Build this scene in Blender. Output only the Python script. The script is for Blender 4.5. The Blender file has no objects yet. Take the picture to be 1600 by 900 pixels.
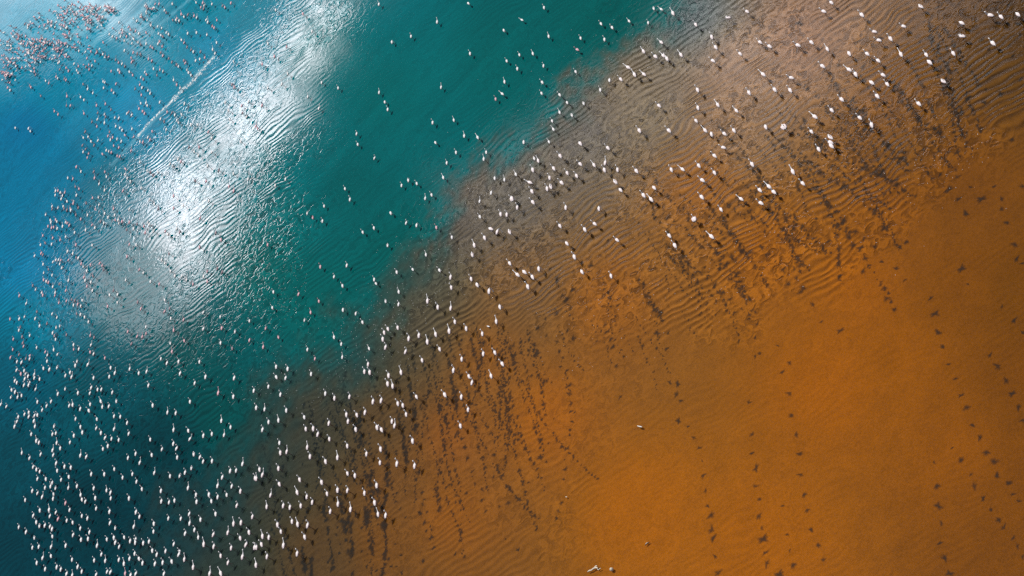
import bpy, math, random
import numpy as np
from mathutils import Vector, Matrix

S = bpy.context.scene
C = S.collection
R = math.radians
random.seed(7)
rng = np.random.default_rng(11)

# ------------------------------------------------------------------ camera
DIST, DEP, FPX = 210.0, R(42.0), 2720.0          # metres to the middle of the view, angle below the horizon, focal length in photo pixels
cam_loc = Vector((0, -DIST * math.cos(DEP), DIST * math.sin(DEP)))
fwd = Vector((0, math.cos(DEP), -math.sin(DEP)))
R0 = Vector((1, 0, 0)); U0 = R0.cross(fwd)
ca, sa = 0.669, 0.743                            # the drone camera is rolled: away from it runs to the upper left
n = math.hypot(ca, sa); ca /= n; sa /= n
CX = ca * R0 - sa * U0
CY = sa * R0 + ca * U0
cd = bpy.data.cameras.new('camera'); cam = bpy.data.objects.new('camera', cd); C.objects.link(cam)
cam.matrix_world = Matrix((( CX.x, CY.x, -fwd.x, cam_loc.x), (CX.y, CY.y, -fwd.y, cam_loc.y), (CX.z, CY.z, -fwd.z, cam_loc.z), (0, 0, 0, 1)))
cd.sensor_width = 36; cd.lens = FPX / 1600 * 36; cd.clip_start = 1; cd.clip_end = 20000
S.camera = cam

def ray(px, py):
    return (FPX * fwd + (px - 800) * CX - (py - 450) * CY).normalized()
def at(px, py, z=0.0):
    d = ray(px, py); t = (z - cam_loc.z) / d.z
    return cam_loc + t * d

# ------------------------------------------------------------------ sun and sky
g = ray(1700, 1340)                              # high sun, its mirror point on the lake lies outside the view
sun_dir = Vector((g.x, g.y, -g.z))
SUN_EL = math.asin(sun_dir.z); SUN_AZ = math.atan2(sun_dir.x, sun_dir.y)
sl = bpy.data.lights.new('sun', 'SUN'); sl.energy = 4.2; sl.angle = R(0.5); sl.color = (1.0, 0.965, 0.92)
so = bpy.data.objects.new('sun', sl); C.objects.link(so)
so.rotation_euler = sun_dir.to_track_quat('Z', 'Y').to_euler()

W = bpy.data.worlds.new("World"); S.world = W; W.use_nodes = True
nt = W.node_tree; nt.nodes.clear()
def N(t, typ, **kw):
    nd = t.nodes.new(typ)
    for k, v in kw.items(): setattr(nd, k, v)
    return nd
def math_node(t, op, a, b=None, c=None, clamp=False):
    m = N(t, 'ShaderNodeMath', operation=op); m.use_clamp = clamp
    for i, v in enumerate((a, b, c)):
        if v is None: continue
        if isinstance(v, (int, float)): m.inputs[i].default_value = v
        else: t.links.new(v, m.inputs[i])
    return m.outputs[0]
sky = N(nt, 'ShaderNodeTexSky', sky_type='NISHITA', sun_disc=False)
sky.sun_elevation = SUN_EL; sky.sun_rotation = SUN_AZ
bg = N(nt, 'ShaderNodeBackground'); bg.inputs[1].default_value = 0.05
nt.links.new(sky.outputs[0], bg.inputs[0])
# clouds, laid out on the sky in tangent coordinates (hundredths of the focal length) round the direction the drone's view mirrors into
tc = N(nt, 'ShaderNodeTexCoord')
def mir(v): return Vector((v.x, v.y, -v.z))
def dotn(v):
    d = N(nt, 'ShaderNodeVectorMath', operation='DOT_PRODUCT'); d.inputs[1].default_value = v
    nt.links.new(tc.outputs['Generated'], d.inputs[0]); return d.outputs['Value']
depth = math_node(nt, 'MAXIMUM', dotn(mir(fwd)), .05)
cu = math_node(nt, 'MULTIPLY', math_node(nt, 'DIVIDE', dotn(mir(CX)), depth), FPX / 100)
cv = math_node(nt, 'MULTIPLY', math_node(nt, 'DIVIDE', dotn(mir(CY)), depth), -FPX / 100)
cmb = N(nt, 'ShaderNodeCombineXYZ'); nt.links.new(cu, cmb.inputs[0]); nt.links.new(cv, cmb.inputs[1])
def wnoise(scale, detail, rough=.55):
    z = N(nt, 'ShaderNodeTexNoise'); z.inputs['Scale'].default_value = scale; z.inputs['Detail'].default_value = detail; z.inputs['Roughness'].default_value = rough
    nt.links.new(cmb.outputs[0], z.inputs[0]); return z.outputs[0]
wn = wnoise(.9, 5)
wob = math_node(nt, 'MULTIPLY_ADD', wn, 2.4, -1.2)
def cloud(pts, edge):
    """a cloud bank swept along (u, v, radius) stations; distance field with a ragged edge -> cover 0..1"""
    best = None
    for (x0, y0, r0), (x1, y1, r1) in zip(pts[:-1], pts[1:]):
        x0, x1 = (x0 - 800) / 100, (x1 - 800) / 100; y0, y1 = (y0 - 450) / 100, (y1 - 450) / 100; r0 /= 100; r1 /= 100
        dx, dy = x1 - x0, y1 - y0; L2 = dx * dx + dy * dy
        ux = math_node(nt, 'SUBTRACT', cu, x0); uy = math_node(nt, 'SUBTRACT', cv, y0)
        t_ = math_node(nt, 'DIVIDE', math_node(nt, 'ADD', math_node(nt, 'MULTIPLY', ux, dx), math_node(nt, 'MULTIPLY', uy, dy)), L2, clamp=True)
        ex = math_node(nt, 'SUBTRACT', ux, math_node(nt, 'MULTIPLY', t_, dx)); ey = math_node(nt, 'SUBTRACT', uy, math_node(nt, 'MULTIPLY', t_, dy))
        d = math_node(nt, 'SQRT', math_node(nt, 'ADD', math_node(nt, 'MULTIPLY', ex, ex), math_node(nt, 'MULTIPLY', ey, ey)))
        f = math_node(nt, 'SUBTRACT', math_node(nt, 'MULTIPLY_ADD', t_, r1 - r0, r0), d)
        best = f if best is None else math_node(nt, 'MAXIMUM', best, f)
    best = math_node(nt, 'ADD', best, math_node(nt, 'MULTIPLY', wob, min(1.0, edge * 1.2)))
    m = N(nt, 'ShaderNodeMapRange', interpolation_type='SMOOTHSTEP'); m.inputs[1].default_value = -edge; m.inputs[2].default_value = edge
    nt.links.new(best, m.inputs[0]); return m.outputs[0]
CLOUDS = [  # stations, edge softness, radiance
 ([(640, -260, 60), (505, 5, 36), (450, 95, 40), (400, 165, 42), (345, 235, 54), (298, 310, 82), (270, 375, 96), (215, 435, 92)], .20, 3.9),
 ([(600, -200, 90), (420, 60, 80), (300, 230, 120), (235, 385, 125), (180, 455, 90)], .9, .8),
 ([(500, 20, 12), (445, 90, 22), (400, 180, 34), (340, 250, 28), (285, 340, 46), (288, 400, 30)], .45, 17.0),
 ([(-200, -60, 80), (0, -20, 90), (180, 0, 40)], .8, 3.8),
 ([(240, -60, 10), (150, 30, 22), (60, 90, 8)], .5, 2.6),
 ([(1130, 50, 50), (1280, 70, 120), (1450, -60, 140)], 1.1, 2.7),
 ([(770, 320, 60), (930, 225, 80), (1110, 120, 90)], .7, 2.2),
]
total = None
for pts, edge, L_ in CLOUDS:
    v = math_node(nt, 'MULTIPLY', cloud(pts, edge), L_)
    total = v if total is None else math_node(nt, 'ADD', total, v)
puff = wnoise(2.6, 5, .65)
total = math_node(nt, 'MULTIPLY', total, math_node(nt, 'POWER', math_node(nt, 'MULTIPLY', puff, 2.0), 2.2))
bc = N(nt, 'ShaderNodeBackground'); bc.inputs[0].default_value = (1, .955, .99, 1)
nt.links.new(total, bc.inputs[1])
mx = N(nt, 'ShaderNodeAddShader')
nt.links.new(bg.outputs[0], mx.inputs[0]); nt.links.new(bc.outputs[0], mx.inputs[1])
wo = N(nt, 'ShaderNodeOutputWorld'); nt.links.new(mx.outputs[0], wo.inputs[0])

vs = S.view_settings
vs.view_transform = 'Standard'; vs.look = 'None'; vs.exposure = -0.03; vs.gamma = 1; vs.use_curve_mapping = False
S.cycles.max_bounces = 4; S.cycles.diffuse_bounces = 1; S.cycles.glossy_bounces = 2; S.cycles.transparent_max_bounces = 8
S.cycles.use_denoising = False

# ------------------------------------------------------------------ helpers
def lin(c):
    c = np.asarray(c, float) / 255.0
    return np.where(c <= 0.04045, c / 12.92, ((c + 0.055) / 1.055) ** 2.4)
def tag(o, label=None, cat=None, group=None, kind=None):
    if label: o['label'] = label
    if cat: o['category'] = cat
    if group: o['group'] = group
    if kind: o['kind'] = kind
    return o
def mesh_obj(name, verts, faces, mats, parent=None, fmat=None, smooth=True):
    me = bpy.data.meshes.new(name); me.from_pydata(verts, [], faces); me.update()
    for m in mats: me.materials.append(m)
    if fmat is not None: me.polygons.foreach_set('material_index', fmat)
    if smooth: me.polygons.foreach_set('use_smooth', [True] * len(me.polygons))
    o = bpy.data.objects.new(name, me); C.objects.link(o)
    if parent: o.parent = parent
    return o
def plain(name, col, rough=.7, noise=.12, scale=18):
    m = bpy.data.materials.new(name); m.use_nodes = True; t = m.node_tree
    b = t.nodes['Principled BSDF']; b.inputs['Roughness'].default_value = rough
    co = N(t, 'ShaderNodeTexCoord'); z = N(t, 'ShaderNodeTexNoise'); z.inputs['Scale'].default_value = scale
    t.links.new(co.outputs['Object'], z.inputs[0])
    hs = N(t, 'ShaderNodeHueSaturation'); hs.inputs['Color'].default_value = (*col, 1)
    t.links.new(math_node(t, 'MULTIPLY_ADD', z.outputs[0], 2 * noise, 1 - noise), hs.inputs['Value'])
    t.links.new(hs.outputs[0], b.inputs['Base Color'])
    return m
def px_of(x, y, z=0.0):                          # world points seen from the drone: used to survey what lies where on the lake
    P = np.stack([x - cam_loc.x, y - cam_loc.y, np.full_like(x, z) - cam_loc.z], -1)
    f = P @ np.array(fwd); f = np.maximum(f, 1e-3)
    return 800 + FPX * (P @ np.array(CX)) / f, 450 - FPX * (P @ np.array(CY)) / f
def shepard(px, py, pts, p=3.2, soft=35.0):
    pts = np.asarray(pts, float); num = 0; den = 0
    for q in pts:
        w = 1.0 / (((px - q[0]) ** 2 + (py - q[1]) ** 2 + soft ** 2) ** (p / 2))
        num = num + w[..., None] * q[2:]; den = den + w
    return num / den[..., None]
def vnoise(x, y, s, seed=0):                     # smooth value noise, numpy
    r = np.random.default_rng(seed); T = r.random((256, 256))
    X = x * s + 1000; Y = y * s + 1000; xi = np.floor(X).astype(int); yi = np.floor(Y).astype(int)
    fx = X - xi; fy = Y - yi; fx = fx * fx * (3 - 2 * fx); fy = fy * fy * (3 - 2 * fy)
    a = T[xi % 256, yi % 256]; b = T[(xi + 1) % 256, yi % 256]; c = T[xi % 256, (yi + 1) % 256]; d = T[(xi + 1) % 256, (yi + 1) % 256]
    return (a * (1 - fx) + b * fx) * (1 - fy) + (c * (1 - fx) + d * fx) * fy
def poly_dist(px, py, P):                        # distance to a polyline
    best = np.full_like(px, 1e9)
    for (x0, y0), (x1, y1) in zip(P[:-1], P[1:]):
        dx, dy = x1 - x0, y1 - y0; L = dx * dx + dy * dy
        t = np.clip(((px - x0) * dx + (py - y0) * dy) / L, 0, 1)
        best = np.minimum(best, np.hypot(px - x0 - t * dx, py - y0 - t * dy))
    return best
def inside(px, py, P):
    r = np.zeros(px.shape, bool)
    for (x0, y0), (x1, y1) in zip(P, P[1:] + P[:1]):
        c = ((y0 > py) != (y1 > py)) & (px < (x1 - x0) * (py - y0) / ((y1 - y0) if y1 != y0 else 1e-9) + x0)
        r ^= c
    return r
def sstep(v, a, b):
    t = np.clip((v - a) / (b - a), 0, 1); return t * t * (3 - 2 * t)

# ------------------------------------------------------------------ the lake: colours surveyed point by point, some with reflected sky put in
WATER = [(600,150,0,104,103),(800,100,0,98,96),(550,300,0,94,93),(500,80,0,112,114),(450,280,0,108,112),(350,650,0,74,72),(150,800,0,50,58),(30,850,0,57,67),
 (30,600,0,86,106),(60,500,0,122,148),(30,420,4,126,168),(60,250,0,122,160),(40,200,0,112,156),(200,180,0,140,180),(330,60,0,132,166),(100,30,50,168,196),(30,60,30,160,190),
 (250,60,8,144,170),(400,20,0,128,150),(300,550,0,78,78),(500,470,0,94,90),(950,60,0,94,90),(250,700,0,54,60),(150,620,0,76,86),(620,400,0,94,90),(330,20,0,136,156),(0,120,0,140,170),
 (10,330,0,120,158),(90,140,0,134,164),(460,330,0,100,100),(200,300,0,108,126),(250,420,0,98,106),(350,250,0,108,120),(200,480,0,94,102),(420,420,0,92,88),(20,720,0,70,82)]  # far-corner blues and cyans carry the sky's reflection as colour
MUD = [(1300,600,158,90,0),(1500,700,140,80,0),(1590,450,112,66,0),(1500,450,124,72,2),(1590,620,118,68,0),(1590,760,122,70,0),(1400,560,146,84,0),(1000,800,162,94,2),(850,650,154,90,16),(700,800,140,84,20),
 (600,650,90,68,38),(560,560,52,64,56),(700,350,90,82,70),(900,200,94,88,76),(1150,100,138,108,80),(1250,60,136,103,76),(1100,300,140,90,34),(1400,200,112,72,22),(1550,80,88,58,14),(1200,400,145,86,14),
 (500,650,60,60,46),(420,750,54,58,46),(600,850,116,74,24),(350,850,40,56,50),(1080,20,78,92,92),(950,480,140,86,24),(1580,880,120,69,0),(1590,20,70,46,10),(800,450,116,84,46),
 (780,300,92,86,74),(1000,170,112,98,74),(1350,450,150,86,4),(650,500,84,74,54),(1150,200,132,102,70),(760,560,136,86,30),(500,860,86,64,34),(1400,350,132,78,12),(1200,850,158,91,0),(620,480,66,72,60),
 (660,420,74,78,66),(450,690,56,60,48),(1500,300,118,70,10),(700,680,136,82,26),(620,760,112,74,30)]  # grey-tan entries include some cloud reflection put into the colour
SHORE = [(1110,-120),(1062,0),(1010,50),(960,92),(905,150),(880,190),(840,232),(790,252),(720,285),(690,330),(665,385),(640,420),(612,455),(600,490),(560,520),(545,560),
 (490,580),(455,605),(442,636),(422,686),(378,724),(334,774),(296,820),(265,885),(220,990),(130,1150)]
GLARE = [(560,-60),(548,20),(532,70),(490,85),(462,130),(455,175),(430,200),(402,230),(425,255),(432,290),(420,330),(445,350),(410,400),(380,450),(330,490),(240,500),(170,520),(110,540),(70,480),
 (75,420),(110,360),(150,300),(190,240),(240,190),(300,130),(330,90),(390,50),(430,5),(470,-60)]
RUFF = [(1120,-80),(1060,0),(1000,60),(930,110),(860,190),(720,275),(680,330),(660,380),(640,450),(640,520),(700,560),(800,500),(900,520),(1000,500),(1120,520),(1220,480),(1330,420),(1420,330),(1500,250),(1620,200),(1700,-80)]

ALBEDO = .83
SKY_STREAKS = [((222,-12),(143,72),3.2),((196,-6),(120,58),3.5),((246,-6),(172,62),2.2),((170,4),(108,60),4.0),((268,4),(196,66),1.6),((334,88),(176,256),2.0),((150,-4),(96,40),6.0),((300,-4),(236,50),1.5)]
def survey(x, y):
    """colour, silt (how opaque), ruffle height, small-scale roughness of the water at world x, y"""
    px, py = px_of(x, y)
    px = np.clip(px, -500, 2100); py = np.clip(py, -400, 1300)
    jag = (vnoise(x, y, .16, 1) - .5) * 56 + (vnoise(x, y, .6, 2) - .5) * 40 + (vnoise(x, y, 1.5, 3) - .5) * 34
    side = np.where(inside(px, py, SHORE + [(-2000, 1150), (-2000, -120)]), 1.0, -1.0) * poly_dist(px, py, SHORE)   # + = water
    fade = shepard(px, py, [(1062,0,34),(900,150,36),(780,260,30),(690,330,34),(620,450,60),(550,560,66),(430,640,80),(320,760,95),(250,870,95)])[..., 0]
    wmask = sstep(side + jag, -fade, fade)
    cw = lin(shepard(px, py, WATER)); cm = lin(shepard(px, py, MUD))
    col = cw * wmask[..., None] + cm * (1 - wmask[..., None])
    gin = np.where(inside(px, py, GLARE), 1.0, -1.0) * poly_dist(px, py, GLARE)
    gl = sstep(gin + (vnoise(x, y, .35, 5) - .5) * 26, -8, 14)
    rin = np.where(inside(px, py, RUFF), 1.0, -1.0) * poly_dist(px, py, RUFF)
    rf = sstep(rin + (vnoise(x, y, .3, 6) - .5) * 50, -50, 45)
    far = sstep(px * .743 + py * .669, 420, 180)
    # base wavelet amplitude surveyed
    amp = shepard(px, py, [(600,150,.10),(800,80,.15),(550,300,.12),(500,430,.3),(350,520,.55),(250,600,.6),(100,800,.35),(300,800,.35),(150,650,.5),(60,250,.2),(250,100,.25),(60,500,.5),
        (1300,700,.10),(1500,600,.10),(1000,800,.12),(820,780,.4),(700,700,.35),(500,750,.3),(640,560,.4),(1550,400,.12),(1580,100,.4),(1150,600,.12),(400,350,.8),(430,400,.9),(900,560,.25)])[..., 0]
    amp = np.maximum(amp, gl * .55); amp = np.maximum(amp, rf * 1.0)
    rough = .035 + .02 * rf
    for a_, b_, w_ in SKY_STREAKS:                    # pale bands of sky reflected on waves, painted into the water colour
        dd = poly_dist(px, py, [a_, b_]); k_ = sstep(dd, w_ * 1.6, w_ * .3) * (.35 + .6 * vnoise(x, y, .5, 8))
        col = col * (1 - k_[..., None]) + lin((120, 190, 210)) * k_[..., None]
    silt = .16 + .72 * wmask
    return col * (ALBEDO * (1.03 - .13 * wmask))[..., None], silt, amp, rough, wmask, gl, rf

def axis(lo, hi, step, far):
    a = list(np.arange(lo, hi + step, step)); s = step
    while a[-1] < far: s *= 1.35; a.append(a[-1] + s)
    s = step
    while a[0] > -far: s *= 1.35; a.insert(0, a[0] - s)
    return np.array(a)
def sheet(name, step, z, mat):
    xs = axis(-78, 100, step, 5000); ys = axis(-62, 190, step, 5000)
    X, Y = np.meshgrid(xs, ys, indexing='ij'); nx, ny = X.shape
    V = np.stack([X, Y, np.full_like(X, z)], -1).reshape(-1, 3)
    I = np.arange(nx * ny).reshape(nx, ny)
    F = np.stack([I[:-1, :-1], I[1:, :-1], I[1:, 1:], I[:-1, 1:]], -1).reshape(-1, 4)
    me = bpy.data.meshes.new(name)
    me.vertices.add(len(V)); me.vertices.foreach_set('co', V.ravel())
    me.loops.add(F.size); me.loops.foreach_set('vertex_index', F.ravel())
    me.polygons.add(len(F)); me.polygons.foreach_set('loop_start', np.arange(len(F)) * 4)
    me.update(calc_edges=True); me.validate()
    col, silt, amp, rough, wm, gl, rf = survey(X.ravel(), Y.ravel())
    a = me.attributes.new('silt_and_sky_colour', 'FLOAT_COLOR', 'POINT')
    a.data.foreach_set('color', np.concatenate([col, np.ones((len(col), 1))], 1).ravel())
    for k, v in (('silt', silt), ('ruffle', amp), ('chop', rough)):
        a = me.attributes.new(k, 'FLOAT', 'POINT'); a.data.foreach_set('value', v.astype(float).ravel())
    me.materials.append(mat)
    o = bpy.data.objects.new(name, me); C.objects.link(o); o['kind'] = 'structure'
    return o

def attr(t, name):
    a = N(t, 'ShaderNodeAttribute'); a.attribute_name = name; return a
def noise(t, vec, scale, detail=3, rough=.5, dist=0.0):
    z = N(t, 'ShaderNodeTexNoise'); z.inputs['Scale'].default_value = scale; z.inputs['Detail'].default_value = detail
    z.inputs['Roughness'].default_value = rough; z.inputs['Distortion'].default_value = dist
    t.links.new(vec, z.inputs[0]); return z.outputs[0]

def ripple_height(t, co):
    L = t.links.new
    # curled interference ripples: contour lines of soft noise, crossed by a slanting train of wavelets
    n1 = noise(t, co, 1.0, 1.2, .4, .7)
    ph1 = math_node(t, 'MULTIPLY', n1, 17.0)
    n2 = noise(t, co, .16, 2, .45)
    sx = N(t, 'ShaderNodeSeparateXYZ'); L(co, sx.inputs[0])
    dirp = math_node(t, 'ADD', math_node(t, 'MULTIPLY', sx.outputs[0], 2.5), math_node(t, 'MULTIPLY', sx.outputs[1], 6.7))
    ph2 = math_node(t, 'ADD', dirp, math_node(t, 'MULTIPLY', n2, 32.0))
    s1 = math_node(t, 'SINE', ph1); s2 = math_node(t, 'SINE', ph2)
    pick = noise(t, co, .11, 2)
    mr = N(t, 'ShaderNodeMapRange'); mr.inputs[1].default_value = .46; mr.inputs[2].default_value = .60; L(pick, mr.inputs[0])
    mixf = N(t, 'ShaderNodeMix'); L(mr.outputs[0], mixf.inputs[0]); L(s1, mixf.inputs[2]); L(s2, mixf.inputs[3])
    fine = noise(t, co, 1.7, 1, .5)
    h = math_node(t, 'MULTIPLY_ADD', fine, .5, mixf.outputs[0])
    calm = noise(t, co, .5, 2)
    cm = N(t, 'ShaderNodeMapRange'); cm.inputs[1].default_value = .3; cm.inputs[2].default_value = .65; cm.inputs[3].default_value = .35; L(calm, cm.inputs[0])
    hh = math_node(t, 'MULTIPLY', math_node(t, 'MULTIPLY', h, attr(t, 'ruffle').outputs['Fac']), cm.outputs[0])
    return hh, fine

def water_material():
    m = bpy.data.materials.new('lake_water'); m.use_nodes = True; t = m.node_tree; t.nodes.clear(); L = t.links.new
    co = N(t, 'ShaderNodeTexCoord').outputs['Object']
    hh, fine = ripple_height(t, co)
    bp = N(t, 'ShaderNodeBump'); bp.inputs['Strength'].default_value = 1.0; bp.inputs['Distance'].default_value = WAVE; L(hh, bp.inputs['Height'])
    # silty water body
    col = attr(t, 'silt_and_sky_colour').outputs['Color']
    cl = noise(t, co, .08, 5, .6)
    hs = N(t, 'ShaderNodeHueSaturation'); L(col, hs.inputs['Color'])
    fn = noise(t, co, 4.5, 2, .6)
    ms = N(t, 'ShaderNodeMapping'); ms.inputs['Scale'].default_value = (.045, .34, 1); L(co, ms.inputs[0])
    wind = noise(t, ms.outputs[0], 1.0, 4, .6, .6)
    cl = math_node(t, 'ADD', math_node(t, 'MULTIPLY', cl, .7), math_node(t, 'MULTIPLY_ADD', wind, 1.1, -.4))
    v = math_node(t, 'ADD', math_node(t, 'MULTIPLY_ADD', cl, .5, .75), math_node(t, 'MULTIPLY_ADD', fn, .50, -.25))
    v = math_node(t, 'ADD', v, math_node(t, 'MULTIPLY', hh, RIPPLE_LIGHT))  # ripple light and dark painted into the water colour
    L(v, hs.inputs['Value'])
    df = N(t, 'ShaderNodeBsdfDiffuse'); L(hs.outputs[0], df.inputs[0]); bd = N(t, 'ShaderNodeBump'); bd.inputs['Strength'].default_value = 1.0; bd.inputs['Distance'].default_value = WAVE * 8; L(hh, bd.inputs['Height'])
    L(bd.outputs[0], df.inputs['Normal'])
    tr = N(t, 'ShaderNodeBsdfTransparent')
    m1 = N(t, 'ShaderNodeMixShader'); L(attr(t, 'silt').outputs['Fac'], m1.inputs[0]); L(tr.outputs[0], m1.inputs[1]); L(df.outputs[0], m1.inputs[2])
    gs = N(t, 'ShaderNodeBsdfGlossy'); gs.distribution = 'GGX'; L(attr(t, 'chop').outputs['Fac'], gs.inputs['Roughness']); L(bp.outputs[0], gs.inputs['Normal'])
    fr = N(t, 'ShaderNodeFresnel'); fr.inputs[0].default_value = 1.34; L(bp.outputs[0], fr.inputs['Normal'])
    m2 = N(t, 'ShaderNodeMixShader'); L(fr.outputs[0], m2.inputs[0]); L(m1.outputs[0], m2.inputs[1]); L(gs.outputs[0], m2.inputs[2])
    out = N(t, 'ShaderNodeOutputMaterial'); L(m2.outputs[0], out.inputs[0])
    return m
def bed_material():
    m = bpy.data.materials.new('lakebed_mud'); m.use_nodes = True; t = m.node_tree; L = t.links.new
    b = t.nodes['Principled BSDF']; b.inputs['Roughness'].default_value = .9; b.inputs['Specular IOR Level'].default_value = .1
    co = N(t, 'ShaderNodeTexCoord').outputs['Object']
    hs = N(t, 'ShaderNodeHueSaturation'); L(attr(t, 'silt_and_sky_colour').outputs['Color'], hs.inputs['Color'])
    hh, fine = ripple_height(t, co)
    v = math_node(t, 'ADD', math_node(t, 'MULTIPLY_ADD', noise(t, co, .3, 6, .6), .5, .75), math_node(t, 'MULTIPLY_ADD', noise(t, co, 6, 3, .7), 1.2, -.6))
    v = math_node(t, 'ADD', v, math_node(t, 'MULTIPLY', hh, RIPPLE_LIGHT))  # the same ripple light painted on the bed
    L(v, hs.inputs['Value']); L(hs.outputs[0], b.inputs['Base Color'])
    bp = N(t, 'ShaderNodeBump'); bp.inputs['Distance'].default_value = BED_RIPPLE
    L(math_node(t, 'ADD', math_node(t, 'MULTIPLY', noise(t, co, 2.2, 4, .6), .5), hh), bp.inputs['Height']); L(bp.outputs[0], b.inputs['Normal'])
    return m
WAVE = 0.0040
RIPPLE_LIGHT = .62  # strength of the painted light and dark ripple lines
BED_RIPPLE = .12
BED_Z = -0.22
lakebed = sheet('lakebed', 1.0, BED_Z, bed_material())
water = sheet('lake_water', .5, 0.0, water_material())
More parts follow.
